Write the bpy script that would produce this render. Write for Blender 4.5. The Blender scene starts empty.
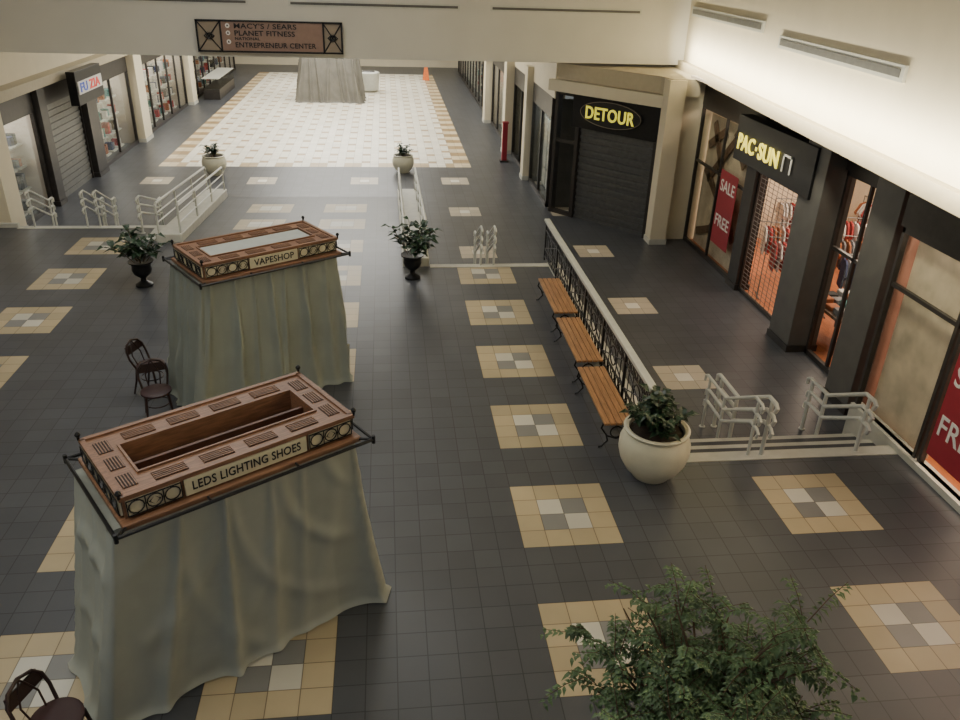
import bpy, bmesh, math, random
from mathutils import Vector, Matrix
random.seed(7)
COL=bpy.context.scene.collection
T=0.305
# ---------------------------------------------------------------- materials
def nt(name):
    m=bpy.data.materials.new(name); m.use_nodes=True
    n=m.node_tree.nodes; l=m.node_tree.links
    return m,n,l,n["Principled BSDF"]
def mat(name,c,rough=.6,metal=0,var=.12,scale=8,bump=0,emit=0,ecol=None,stretch=None):
    m,n,l,b=nt(name)
    tc=n.new("ShaderNodeTexCoord"); ns=n.new("ShaderNodeTexNoise"); ns.inputs["Scale"].default_value=scale; ns.inputs["Detail"].default_value=4
    if stretch:
        mp=n.new("ShaderNodeMapping"); mp.inputs["Scale"].default_value=stretch
        l.new(tc.outputs["Object"],mp.inputs[0]); l.new(mp.outputs[0],ns.inputs["Vector"])
    else: l.new(tc.outputs["Object"],ns.inputs["Vector"])
    cr=n.new("ShaderNodeValToRGB")
    cr.color_ramp.elements[0].position=.3; cr.color_ramp.elements[1].position=.7
    cr.color_ramp.elements[0].color=tuple(x*(1-var) for x in c)+(1,)
    cr.color_ramp.elements[1].color=tuple(min(1,x*(1+var)) for x in c)+(1,)
    l.new(ns.outputs["Fac"],cr.inputs[0]); l.new(cr.outputs[0],b.inputs["Base Color"])
    b.inputs["Roughness"].default_value=rough; b.inputs["Metallic"].default_value=metal
    if bump:
        bp=n.new("ShaderNodeBump"); bp.inputs["Strength"].default_value=bump; bp.inputs["Distance"].default_value=.02
        l.new(ns.outputs["Fac"],bp.inputs["Height"]); l.new(bp.outputs[0],b.inputs["Normal"])
    if emit:
        b.inputs["Emission Color"].default_value=(ecol or c)+(1,); b.inputs["Emission Strength"].default_value=emit
    return m
def tile_mat():
    m,n,l,b=nt("tile_floor")
    tc=n.new("ShaderNodeTexCoord"); br=n.new("ShaderNodeTexBrick"); at=n.new("ShaderNodeAttribute"); at.attribute_name="tcol"
    br.offset=0; br.squash=1
    br.inputs["Scale"].default_value=1; br.inputs["Mortar Size"].default_value=.006; br.inputs["Mortar Smooth"].default_value=.3
    br.inputs["Brick Width"].default_value=T; br.inputs["Row Height"].default_value=T; br.inputs["Bias"].default_value=0
    l.new(tc.outputs["Object"],br.inputs["Vector"])
    mx=n.new("ShaderNodeMix"); mx.data_type="RGBA"; mx.blend_type="MULTIPLY"; mx.inputs[0].default_value=1
    ns=n.new("ShaderNodeTexNoise"); ns.inputs["Scale"].default_value=1.3; ns.inputs["Detail"].default_value=5
    l.new(tc.outputs["Object"],ns.inputs["Vector"])
    cr=n.new("ShaderNodeValToRGB"); cr.color_ramp.elements[0].color=(.8,.8,.8,1); cr.color_ramp.elements[1].color=(1.15,1.15,1.15,1)
    l.new(ns.outputs["Fac"],cr.inputs[0])
    l.new(at.outputs["Color"],mx.inputs[6]); l.new(cr.outputs[0],mx.inputs[7])
    l.new(mx.outputs[2],br.inputs["Color1"]); l.new(mx.outputs[2],br.inputs["Color2"])
    m2=n.new("ShaderNodeMix"); m2.data_type="RGBA"; m2.blend_type="MULTIPLY"; m2.inputs[0].default_value=1; m2.inputs[7].default_value=(.42,.4,.38,1)
    l.new(mx.outputs[2],m2.inputs[6]); l.new(m2.outputs[2],br.inputs["Mortar"])
    l.new(br.outputs["Color"],b.inputs["Base Color"]); b.inputs["Roughness"].default_value=.38
    return m
def glass_mat():
    m,n,l,b=nt("shop_glass"); n.remove(b)
    o=n["Material Output"]; t=n.new("ShaderNodeBsdfTransparent"); t.inputs[0].default_value=(.95,.95,.93,1)
    g=n.new("ShaderNodeBsdfGlossy"); g.inputs["Roughness"].default_value=.03; g.inputs[0].default_value=(.8,.85,.85,1)
    lw=n.new("ShaderNodeLayerWeight"); lw.inputs[0].default_value=.15
    mr=n.new("ShaderNodeMath"); mr.operation="MULTIPLY"; mr.inputs[1].default_value=.16
    mx=n.new("ShaderNodeMixShader"); l.new(lw.outputs["Fresnel"],mr.inputs[0]); l.new(mr.outputs[0],mx.inputs[0])
    l.new(t.outputs[0],mx.inputs[1]); l.new(g.outputs[0],mx.inputs[2]); l.new(mx.outputs[0],o.inputs[0])
    return m
M_tile=tile_mat(); M_glass=glass_mat()
M_cream=mat("cream_wall_paint",(.68,.61,.45),.7,var=.03,scale=2)
M_beam=mat("white_bulkhead_paint",(.62,.60,.53),.7,var=.03,scale=1)
M_fascia=mat("beige_fascia",(.46,.40,.28),.6,var=.04)
M_white=mat("white_enamel",(.55,.55,.49),.4,var=.05)
M_stone=mat("white_stone_trim",(.52,.51,.44),.5,var=.08,scale=5)
M_black=mat("black_iron",(.012,.012,.013),.4,metal=.3,var=.2)
M_dark=mat("dark_bronze_frame",(.03,.026,.023),.4,var=.2)
M_grey=mat("grey_pillar_laminate",(.095,.092,.083),.45,var=.12,scale=3)
M_tread=mat("dark_tread",(.06,.062,.068),.5)
M_wood=mat("red_cherry_wood",(.21,.105,.058),.42,var=.3,scale=6,stretch=(1,9,9))
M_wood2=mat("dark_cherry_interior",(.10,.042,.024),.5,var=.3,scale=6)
M_bench=mat("bench_oak",(.40,.20,.085),.38,var=.3,scale=5,stretch=(12,1,12))
M_ivory=mat("ivory_sign_panel",(.62,.57,.40),.5,var=.05)
M_dull=mat("dull_beige_panel",(.30,.24,.17),.5,var=.05)
M_ink=mat("black_lettering",(.01,.01,.01),.5)
M_grille=mat("vent_dark",(.03,.015,.01),.6)
M_cloth=mat("grey_dust_sheet",(.34,.36,.315),.9,var=.06,scale=2.5,bump=.15)
M_cloth2=mat("grey_dust_sheet_green",(.27,.295,.26),.9,var=.06,scale=2.5,bump=.15)
M_cloth3=mat("taupe_dust_sheet",(.17,.16,.135),.9,var=.1,scale=2.5)
M_panelgrey=mat("grey_top_panel",(.36,.38,.35),.5,var=.05)
M_chair=mat("dark_mahogany",(.03,.013,.01),.35,var=.3)
M_seat=mat("dark_red_seat",(.035,.012,.012),.5,var=.2)
M_pot=mat("cream_glazed_pot",(.64,.61,.46),.35,var=.06,scale=4)
M_soil=mat("soil",(.03,.02,.012),.95,var=.4,scale=30)
M_leaf=mat("dark_glossy_leaf",(.020,.045,.022),.35,var=.4,scale=12)
M_fleaf=mat("ficus_leaf",(.085,.145,.06),.5,var=.45,scale=5)
M_bark=mat("bark",(.09,.06,.035),.9,var=.3,scale=20)
M_yel=mat("yellow_neon_letters",(.9,.75,.08),.4,emit=1.3,ecol=(1,.85,.12))
M_yel2=mat("yellow_letters",(.85,.75,.05),.4,emit=.55,ecol=(1,.9,.1))
M_red=mat("sale_red",(.30,.02,.035),.5,var=.05)
M_wht=mat("printed_white",(.75,.72,.68),.6,var=.02)
M_blue=mat("sign_blue",(.05,.09,.4),.4,emit=.3,ecol=(.1,.2,.8))
M_redl=mat("sign_red_lit",(.6,.04,.04),.4,emit=.4,ecol=(.9,.08,.06))
M_shutter=mat("steel_shutter",(.16,.16,.15),.45,metal=.3,var=.1)
M_shutterd=mat("dark_shutter",(.085,.085,.083),.5,var=.2)
M_ofloor=mat("orange_timber_floor",(.46,.15,.055),.4,var=.2,scale=3,stretch=(6,1,1))
M_store=mat("store_wall_white",(.46,.41,.35),.8,var=.1,scale=1.5)
M_warm=mat("store_wall_warm",(.20,.10,.07),.8,var=.2,scale=1.5)
M_marble=mat("distressed_cream_panel",(.62,.53,.40),.5,var=.25,scale=2.5)
M_plank=mat("weathered_plank",(.13,.075,.045),.7,var=.4,scale=7)
M_brown=mat("brown_sign_panel",(.27,.17,.125),.5,var=.06)
M_orange=mat("orange_plastic",(.7,.16,.03),.5)
GC=[mat("fabric_"+k,c,.85) for k,c in (("red",(.32,.03,.03)),("white",(.5,.48,.45)),("grey",(.14,.14,.15)),("navy",(.02,.03,.09)),("black",(.015,.015,.015)),("rust",(.28,.09,.03)),("teal",(.04,.16,.16)))]
# ---------------------------------------------------------------- mesh builder
class MB:
    def __init__(s): s.v=[]; s.f=[]; s.m=Matrix.Identity(4)
    def add(s,vs,fs):
        o=len(s.v); s.v+= [tuple(s.m@Vector(p)) for p in vs]; s.f+=[tuple(i+o for i in f) for f in fs]; return s
    def box(s,x0,x1,y0,y1,z0,z1):
        return s.add([(x0,y0,z0),(x1,y0,z0),(x1,y1,z0),(x0,y1,z0),(x0,y0,z1),(x1,y0,z1),(x1,y1,z1),(x0,y1,z1)],
          [(3,2,1,0),(4,5,6,7),(0,1,5,4),(1,2,6,5),(2,3,7,6),(3,0,4,7)])
    def cbox(s,c,d,r=0,ax="Z"):
        o=s.m; s.m=s.m@Matrix.Translation(c)@Matrix.Rotation(r,4,ax); s.box(-d[0]/2,d[0]/2,-d[1]/2,d[1]/2,-d[2]/2,d[2]/2); s.m=o; return s
    def tube(s,pts,r,seg=8,closed=False):
        pts=[Vector(p) for p in pts]; n=len(pts); rings=[]; ref=None
        for i,p in enumerate(pts):
            if closed: t=(pts[(i+1)%n]-pts[i-1])
            else: t=(pts[min(i+1,n-1)]-pts[max(i-1,0)])
            t.normalize()
            if ref is None: ref=Vector((0,0,1)) if abs(t.z)<.9 else Vector((1,0,0))
            u=(ref-t*ref.dot(t))
            if u.length<1e-3: u=Vector((1,0,0))-t*t.x
            u.normalize(); ref=u; w=t.cross(u)
            rr=r[i] if isinstance(r,(list,tuple)) else r
            rings.append([p+u*rr*math.cos(a)+w*rr*math.sin(a) for a in [2*math.pi*k/seg for k in range(seg)]])
        vs=[q for R_ in rings for q in R_]; fs=[]
        m=n if closed else n-1
        for i in range(m):
            a=i*seg; b=((i+1)%n)*seg
            for k in range(seg): fs.append((a+k,a+(k+1)%seg,b+(k+1)%seg,b+k))
        if not closed:
            fs.append(tuple(range(seg-1,-1,-1))); fs.append(tuple(range((n-1)*seg,n*seg)))
        return s.add(vs,fs)
    def lathe(s,prof,c=(0,0,0),seg=28):
        vs=[];fs=[]
        for r,z in prof:
            for k in range(seg):
                a=2*math.pi*k/seg; vs.append((c[0]+r*math.cos(a),c[1]+r*math.sin(a),c[2]+z))
        for i in range(len(prof)-1):
            for k in range(seg): fs.append((i*seg+k,i*seg+(k+1)%seg,(i+1)*seg+(k+1)%seg,(i+1)*seg+k))
        fs.append(tuple(range(seg-1,-1,-1))); fs.append(tuple(range((len(prof)-1)*seg,len(prof)*seg)))
        return s.add(vs,fs)
    def ring(s,c,R_,r,ax="X",seg=14,sc=1):
        pts=[]
        for k in range(seg):
            a=2*math.pi*k/seg; ca,sa=R_*math.cos(a),R_*math.sin(a)*sc
            pts.append((c[0],c[1]+ca,c[2]+sa) if ax=="X" else (c[0]+ca,c[1],c[2]+sa) if ax=="Y" else (c[0]+ca,c[1]+sa,c[2]))
        return s.tube(pts,r,5,True)
    def prism(s,poly,z0,z1):
        k=len(poly); vs=[(x,y,z0) for x,y in poly]+[(x,y,z1) for x,y in poly]
        return s.add(vs,[tuple(range(k-1,-1,-1)),tuple(range(k,2*k))]+[(i,(i+1)%k,k+(i+1)%k,k+i) for i in range(k)])
    def mesh(s,name):
        me=bpy.data.meshes.new(name); me.from_pydata(s.v,[],s.f); me.update(); return me
def smooth(o,ang=40):
    for p in o.data.polygons: p.use_smooth=True
    try: o.data.set_sharp_from_angle(angle=math.radians(ang))
    except Exception: pass
def part(name,mb,m,parent=None,loc=(0,0,0),rot=0,sm=False,label=None,bevel=0):
    me=mb.mesh(name) if isinstance(mb,MB) else mb
    if not me.materials: me.materials.append(m)
    o=bpy.data.objects.new(name,me); COL.objects.link(o); o.location=loc; o.rotation_euler=(0,0,rot)
    if parent: o.parent=parent
    if sm: smooth(o)
    if label: o["label"]=label
    if bevel:
        bv=o.modifiers.new("b","BEVEL"); bv.width=bevel; bv.segments=2; bv.limit_method="ANGLE"
    return o
def thing(name,label,cat,loc=(0,0,0),rot=0,group=None):
    o=bpy.data.objects.new(name,None); COL.objects.link(o); o.location=loc; o.rotation_euler=(0,0,rot); o.empty_display_size=.1
    o["label"]=label; o["category"]=cat
    if group: o["group"]=group
    return o
def tag(o,label,cat,group=None):
    o["label"]=label; o["category"]=cat
    if group: o["group"]=group
    return o
def struct(name,mb,m,sm=False):
    o=part(name,mb,m,sm=sm); o["kind"]="structure"; return o
def dup(src,loc,rot=None,group=None,label=None):
    n=src.copy(); COL.objects.link(n); n.location=loc
    if rot is not None: n.rotation_euler=(0,0,rot)
    if group: n["group"]=group
    if label: n["label"]=label
    def rec(a,b):
        for c in list(a.children):
            if c is n: continue
            k=c.copy(); COL.objects.link(k); k.parent=b; rec(c,k)
    rec(src,n); return n
def text(name,body,width,height,o,u,v,m,parent=None,depth=.01,bold=0):
    cu=bpy.data.curves.new(name,"FONT"); cu.body=body; cu.size=1; cu.align_x="CENTER"; cu.align_y="CENTER"; cu.extrude=0.001; cu.offset=bold; cu.resolution_u=3
    cu.space_character=1.0+bold*3
    to=bpy.data.objects.new(name,cu); COL.objects.link(to); bpy.context.view_layer.update()
    dg=bpy.context.evaluated_depsgraph_get(); me=bpy.data.meshes.new_from_object(to.evaluated_get(dg)); bpy.data.objects.remove(to)
    xs=[p.co.x for p in me.vertices]; ys=[p.co.y for p in me.vertices]
    cx,cy=(min(xs)+max(xs))/2,(min(ys)+max(ys))/2; sx=width/(max(xs)-min(xs)); sy=height/(max(ys)-min(ys))
    u=Vector(u).normalized(); v=Vector(v).normalized(); w=u.cross(v)
    for p in me.vertices:
        c=p.co.copy(); p.co=Vector(o)+u*(c.x-cx)*sx+v*(c.y-cy)*sy+w*(c.z*depth/.001)
    me.materials.clear(); me.materials.append(m); me.name=name
    ob=bpy.data.objects.new(name,me); COL.objects.link(ob)
    if parent: ob.parent=parent
    return ob
# ---------------------------------------------------------------- floor tiles
DK=(.070,.074,.083); TAN=(.44,.36,.225); WH=(.56,.54,.46); GR=(.21,.21,.20); CR=(.82,.78,.66)
def jit(c,a=.08):
    k=1+random.uniform(-a,a); return (c[0]*k,c[1]*k,c[2]*k,1)
def tiles(name,cells,zf,colf):
    vs={};V=[];F=[];C=[]
    def vid(i,j):
        if (i,j) not in vs: vs[(i,j)]=len(V); V.append((i*T,j*T,zf(i*T,j*T)))
        return vs[(i,j)]
    for i,j in cells:
        F.append((vid(i,j),vid(i+1,j),vid(i+1,j+1),vid(i,j+1))); C.append(colf(i,j))
    me=bpy.data.meshes.new(name); me.from_pydata(V,[],F); 
    a=me.attributes.new("tcol","FLOAT_COLOR","CORNER")
    for p,c in zip(me.polygons,C):
        for li in p.loop_indices: a.data[li].color=c
    me.materials.append(M_tile); o=bpy.data.objects.new(name,me); COL.objects.link(o); o["kind"]="structure"; return o
def inplaza(i,j):
    if j<6: return -40<=i<20
    if j<32: return -40<=i<7
    if j<38: return -40<=i<-4
    if j<42: return -40<=i<-24
    return False
RE=57
BL={}
def block4(i0,j0):
    for a in range(4):
        for b in range(4):
            c=TAN
            if a in(1,2) and b in(1,2): c=WH if a!=b else GR
            BL[(i0+a,j0+b)]=c
for r in range(-3,5): block4(0,7*r)
for r in range(-3,1): block4(11,7*r)
for r in (-3,-2,-1,0,1,2,3,4,5): block4(-11,7*r)
for r in (-3,-2,-1,0,5): block4(-18,7*r)
for r in (0,1,2,3,4,5): block4(-29,7*r)
def cplaza(i,j): return jit(BL.get((i,j),DK),.1)
tiles("floor",[(i,j) for i in range(-40,20) for j in range(-26,42) if inplaza(i,j)],lambda x,y:0.0,cplaza)
RB={}
for i0 in (-11,-18):
    for r in (6,7):
        for a in range(4):
            for b in range(4): RB[(i0+a,7*r+b)]=TAN if (a in(0,3) or b in(0,3)) else WH
tiles("floor.001",[(i,j) for i in range(-23,-4) for j in range(38,RE)],lambda x,y:-.5*(y-38*T)/((RE-38)*T),lambda i,j:jit(RB.get((i,j),DK),.1))
LB={}
def block3(i0,j0):
    for a in range(3):
        for b in range(3):
            LB[(i0+a,j0+b)]=(.52,.45,.34) if not(a==1 and b==1) else (.8,.76,.66)
for j0 in (15,26,38,50,62): block3(11,j0)
for j0 in (38,50,62): block3(1,j0)
for i0 in (-9,-20,-31): block3(i0,62)
def clow(i,j):
    if 70<=j<154 and -31<=i<5:
        if i in(-31,-30,3,4):
            return jit((.38,.26,.13) if ((j//2)%2==0) else (.68,.57,.38),.1)
        if j in(70,71): return jit((.50,.38,.22) if (i//2)%2 else CR,.08)
        if (i%4==0 and j%4==0) or (i%4==2 and j%4==2): return jit((.46,.33,.18),.08)
        return jit(CR,.05)
    return jit(LB.get((i,j),DK),.1)
tiles("floor.002",[(i,j) for i in range(-40,24) for j in range(5,170) if not inplaza(i,j) and not (-23<=i<-4 and 38<=j<RE)],lambda x,y:-.5,clow)
n=0
def trim(x0,x1,y0,y1,z0,z1,m=M_stone):
    global n; n+=1; return struct("trim_%d"%n,MB().box(x0,x1,y0,y1,z0,z1),m)
X7=7*T; Y32=32*T; Y6=6*T; Y38=38*T; Y42=42*T; YR=RE*T
trim(X7-.02,X7+.25,Y6,Y32,-.5,.03)
trim(X7+.25,5.75,Y6-.22,Y6-.0,-.48,.012)
trim(-.6,X7+.25,Y32-.2,Y32,-.48,.012)
trim(-10.6,-7.32,Y42-.2,Y42,-.48,.012)
trim(-11.9,-10.6,Y42-.1,Y42,-.5,.1)
trim(-7.32,-7.1,Y38,Y42,-.5,.02)
# ---------------------------------------------------------------- stairs (descending away)
def stairs(x0,x1,y0,lab,run=.44):
    t=thing("stair_flight",lab,"stairs",((x0+x1)/2,y0,-.5)); h=(x1-x0)/2
    for k in range(2):
        z=.5-.1667*(k+1); a=k*run
        part("tread",MB().box(-h,h,a,a+run-.09,0,z),M_tread,t); part("nosing",MB().box(-h,h,a+run-.09,a+run,0,z),M_stone,t,label="white stone step nosing")
    return t
stairs(X7+.25,5.75,Y6,"short flight of grey steps with white nosings beside shop")
stairs(-.6,X7,Y32,"short flight of grey steps with white nosings beside ramp")
stairs(-10.6,-7.32,Y42,"wide grey steps with white nosings beside shuttered shops")
# ---------------------------------------------------------------- walls / beam / fascia
FX=lambda y: 6.54-(15.6-y)*0.102
y1,y2=-8,15.6
def strip(off0,off1,z0,z1,ya=y1,yb=y2):
    pts=[(FX(yy)-off,yy,z) for z in (z0,z1) for yy,off in ((ya,off0),(yb,off0),(yb,off1),(ya,off1))]
    return MB().add(pts,[(0,1,2,3),(7,6,5,4),(0,4,5,1),(1,5,6,2),(2,6,7,3),(3,7,4,0)])
struct("wall_right",strip(-.35,-.15,3.9,8.6),M_cream)
struct("trim_21",strip(0,-.5,3.72,3.95),M_fascia)
struct("ceiling",MB().add([(FX(y1)-.0,y1,3.72),(FX(y2),y2,3.72),(8,y2,3.72),(8,y1,3.72)],[(0,1,2,3)]),M_fascia)
def vent(ya,yb,z):
    o=part("air_vent",strip(-.10,-.16,z-.11,z+.11,ya,yb),M_white); tag(o,"long slot air vent set in the cream upper wall","vent","slot air vents")
    part("slot",strip(-.09,-.12,z-.055,z+.055,ya+.1,yb-.1),M_shutter,o)
vent(3.2,8.0,5.02); vent(9.0,14.6,5.2)
BY=15.0
struct("wall_front",MB().box(-14,6.75,BY,BY+.5,3.82,8.6),M_beam)
for xa,xb in ((-9.5,-4.9),(-3.9,.45),(1.25,5.3)):
    o=part("air_vent",MB().box(xa,xb,BY-.02,BY+.01,5.05,5.19),M_white); tag(o,"long slot air vent high on the white bulkhead","vent","slot air vents")
    part("slot",MB().box(xa+.05,xb-.05,BY-.03,BY,5.09,5.15),M_grey,o)
struct("ceiling.001",MB().box(-14,9,BY+.5,52,5.6,5.7),M_beam)
struct("ceiling.002",MB().box(-14,9,-9,BY+.5,8.6,8.7),M_beam)
struct("wall_left",MB().box(-11.6,-11.3,13.6,48,2.75,5.6),M_cream)
struct("wall_left.001",MB().box(-14,-13.8,-9,51,-.5,8.6),M_cream)
struct("trim_22",MB().box(-11.35,-10.9,13.2,30,2.75,3.0),M_fascia)
struct("wall_back",MB().box(-14,9,51,51.3,-.5,5.6),M_cream)
# ---------------------------------------------------------------- directory sign on beam
sg=thing("directory_sign","brown hanging mall directory sign with black ornamental ends","sign",(-4.4,BY-.12,3.94))
W=1.82;H=.76
part("sign_panel",MB().box(-W+.62,W-.5,-.02,.06,.04,H-.04),M_brown,sg)
for a,b in ((-W,-W+.62),(W-.5,W)):
    part("end_panel",MB().box(a+.03,b-.03,0,.05,.03,H-.03),M_dull,sg)
    fr=MB()
    fr.box(a,b,-.05,.08,0,.04).box(a,b,-.05,.08,H-.04,H).box(a,a+.04,-.05,.08,0,H).box(b-.04,b,-.05,.08,0,H)
    fr.tube([(a,-.03,0),(b,-.03,H)],.014,6).tube([(a,-.03,H),(b,-.03,0)],.014,6)
    c=(a+b)/2; fr.tube([(c-.12,-.04,H/2),(c,-.04,H/2+.12),(c+.12,-.04,H/2),(c,-.04,H/2-.12)],.02,6,True); fr.ring((c,-.03,H/2),.06,.02,"Y")
    part("ornamental_frame",fr,M_black,sg)
part("border_strip",MB().box(-W+.6,W-.48,-.05,.08,0,.035),M_black,sg); part("border_strip",MB().box(-W+.6,W-.48,-.05,.08,H-.035,H),M_black,sg)
for k,(tx,w,z,hh) in enumerate((("MACY'S / SEARS",1.55,.63,.125),("PLANET FITNESS",1.5,.46,.125),("NATIONAL",.62,.33,.07),("ENTREPRENEUR CENTER",2.02,.18,.125))):
    x0=-.88
    text("lettering",tx,w,hh,(x0+w/2,-.03,z),(1,0,0),(0,0,1),M_ink,sg,.006,.015)
    if k!=2:
        zz=z if k<2 else .25
        part("arrow_symbol",MB().lathe([(.055,0),(.055,.008)],(0,0,0),16),M_wht,sg).matrix_local=Matrix.Translation((-1.04,-.022,zz))@Matrix.Rotation(math.pi/2,4,"X")
        part("arrow_head",MB().add([(-.03,-.034,-.02),(.03,-.034,-.02),(0,-.034,.035)],[(0,1,2)]),M_ink,sg,(-1.04,0,zz))
# ---------------------------------------------------------------- kiosks
def cloth(L,D,Lb,Db,h,seed,nr=18,dv=0,du=0,amp=.05,swag=.014):
    rnd=random.Random(seed); N=420; R_=46; V=[];F=[]
    ph=[rnd.uniform(0,6.28) for _ in range(8)]; fr=[5,9,13]
    rid=[((i+rnd.uniform(-.35,.35))/nr,rnd.uniform(.5,1.2),rnd.uniform(.0045,.010),rnd.uniform(-.03,.03)) for i in range(nr)]
    def rect(s,l,dd):
        q=s*2*(l+dd); x0,y0=-l/2,-dd/2
        if q<l: return Vector((x0+q,y0)),Vector((0,-1))
        q-=l
        if q<dd: return Vector((x0+l,y0+q)),Vector((1,0))
        q-=dd
        if q<l: return Vector((x0+l-q,y0+dd)),Vector((0,1))
        q-=l; return Vector((x0,y0+dd-q)),Vector((-1,0))
    for r in range(R_+1):
        t=r/R_; l=L+(Lb-L)*t**1.2; dd=D+(Db-D)*t**1.2
        for k in range(N):
            s=k/N; p,nn=rect(s,l,dd)
            c=Vector((p.x/l,p.y/dd)); corner=max(0,(abs(c.x)+abs(c.y))-.86)/.14
            w=0
            for q,a in zip(fr,(.4,.35,.25)): w+=a*math.sin(q*2*math.pi*s+ph[fr.index(q)]+t*1.0)
            off=w*(.008+.045*t)
            for si,A,wd,dr in rid:
                ds=(s-si-dr*t+.5)%1-.5; ww=wd*(.5+.9*t)
                if abs(ds)<4*ww: off+=A*amp*(.3+.7*t**.6)*math.exp(-(ds/ww)**2)
            a1=math.sqrt((c.x-.5)**2*1.3+(t*.75)**2); a2=math.sqrt((c.x+.5)**2*1.3+(t*.75)**2)
            cr=(max(0,math.sin(26*a1+ph[3]))**3*math.exp(-1.6*a1)+.7*max(0,math.sin(22*a2+ph[4]))**3*math.exp(-1.6*a2))
            off+=swag*2.2*cr*min(1,t*5)*(1-corner)
            off+= corner*.07*t
            nn2=(nn+ Vector((c.x,c.y))*.8*corner)
            if nn2.length>0: nn2.normalize()
            z=h*(1-t)
            if r==R_: off+=.05; z=.006+ .012*abs(math.sin(s*40))
            if r==R_-1: off+=.015
            q=p+nn2*off
            V.append((q.x+du*(.45+.55*t),q.y+dv*t,z))
    for r in range(R_):
        for k in range(N): F.append((r*N+k,(r+1)*N+k,(r+1)*N+(k+1)%N,r*N+(k+1)%N))
    F.append(tuple(range(N-1,-1,-1)))
    mb=MB(); mb.v=V; mb.f=F; return mb
def kiosk(loc,rot,title,openTop,lab,cm,tw,clo):
    k=thing("vending_kiosk",lab,"kiosk",loc,rot)
    Z=2.16
    o=part("dust_sheet",clo(Z-.01),cm,k,sm=True); smooth(o,180)
    part("canopy_base",MB().box(-1.08,1.08,-.60,.60,Z,Z+.05),M_wood,k,bevel=.01)
    body=MB(); 
    l,dd,i1,i2=1.03,.51,.80,.235
    zb,zt=Z+.05,Z+.25
    V=[(-l,-dd,zb),(l,-dd,zb),(l,dd,zb),(-l,dd,zb),(-l,-dd,zt),(l,-dd,zt),(l,dd,zt),(-l,dd,zt),(-i1,-i2,zt),(i1,-i2,zt),(i1,i2,zt),(-i1,i2,zt),
       (-i1,-i2,zb),(i1,-i2,zb),(i1,i2,zb),(-i1,i2,zb)]
    body.add(V,[(0,1,5,4),(1,2,6,5),(2,3,7,6),(3,0,4,7),(4,5,9,8),(5,6,10,9),(6,7,11,10),(7,4,8,11),(8,9,13,12),(9,10,14,13),(10,11,15,14),(11,8,12,15),(12,13,14,15)])
    part("canopy_body",body,M_wood,k)
    ed=MB(); e=.025
    for a,b,c,q in ((-l-e,l+e,-dd-e,-dd+.02),(-l-e,l+e,dd-.02,dd+e)): ed.box(a,b,c,q,zt-.02,zt+.02)
    for a,b,c,q in ((-l-e,-l+.02,-dd,dd),(l-.02,l+e,-dd,dd)): ed.box(a,b,c,q,zt-.02,zt+.02)
    part("cornice",ed,M_wood,k)
    part("inner_rim",MB().box(-i1-.02,i1+.02,-i2-.02,-i2,zt,zt+.02).box(-i1-.02,i1+.02,i2,i2+.02,zt,zt+.02).box(-i1-.02,-i1,-i2,i2,zt,zt+.02).box(i1,i1+.02,-i2,i2,zt,zt+.02),M_wood,k)
    if openTop:
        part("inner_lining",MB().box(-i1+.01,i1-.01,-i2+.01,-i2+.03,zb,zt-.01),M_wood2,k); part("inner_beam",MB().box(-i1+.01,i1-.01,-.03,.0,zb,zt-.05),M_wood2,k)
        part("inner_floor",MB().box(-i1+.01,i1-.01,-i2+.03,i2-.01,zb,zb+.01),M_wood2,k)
    else:
        part("top_panel",MB().box(-i1+.02,i1-.02,-i2+.02,i2-.02,zt-.03,zt+.0),M_panelgrey,k,label="flat grey cover panel")
    def ventg(cx,cy,sx,sy):
        part("vent",MB().box(cx-sx/2,cx+sx/2,cy-sy/2,cy+sy/2,zt,zt+.004),M_grille,k)
        g=MB(); ns=5
        for q in range(ns):
            if sx>sy: y=cy-sy/2+sy*(q+.5)/ns; g.cbox((cx,y,zt+.008),(sx,sy/ns*.4,.010))
            else: x=cx-sx/2+sx*(q+.5)/ns; g.cbox((x,cy,zt+.008),(sx/ns*.4,sy,.010))
        part("vent_slats",g,M_wood,k)
    for cx in (-.6,-.2,.2,.6): ventg(cx,-.375,.27,.13); ventg(cx,.375,.27,.13)
    for sx in (-1,1):
        for cy in (-.3,0,.3): ventg(sx*.92,cy,.12,.2)
    hw=tw/2+.06; zc0,zc1=zb+.02,zt-.025
    part("sign_board",MB().box(-hw,hw,-dd-.03,-dd-.005,zc0,zc1),M_ivory,k)
    text("lettering",title,tw,.085 if tw>.9 else .095,(0,-dd-.03,(zb+zt)/2),(1,0,0),(0,0,1),M_ink,k,.004,.012)
    def orna(o,u,length):
        orn=MB(); o=Vector(o);u=Vector(u); nseg=max(2,int(round(length/.17))); w=length/nseg; nn=Vector((u.y,-u.x,0))*.012
        zc=(zb+zt)/2; hh=.07
        for s in range(nseg):
            c=o+u*(w*(s+.5))+nn
            pts=[]
            for a in range(12): 
                an=2*math.pi*a/12; q=c+u*(w*.42*math.cos(an)); pts.append((q.x,q.y,zc+hh*.85*math.sin(an)))
            orn.tube(pts,.006,5,True)
            if s%2:
                pts=[]
                for dx,dz in ((1,0),(0,1),(-1,0),(0,-1)):
                    q=c+u*(w*.3*dx); pts.append((q.x,q.y,zc+hh*.55*dz))
                orn.tube(pts,.006,5,True)
            for sg_ in (0,1):
                q=o+u*(w*(s+sg_))+nn; orn.tube([(q.x,q.y,zc-hh),(q.x,q.y,zc+hh)],.005,5)
        for zz in (zc-hh,zc+hh):
            a=o+nn;b=o+u*length+nn; orn.tube([(a.x,a.y,zz),(b.x,b.y,zz)],.006,5)
        part("scroll_ornament",orn,M_black,k)
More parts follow.
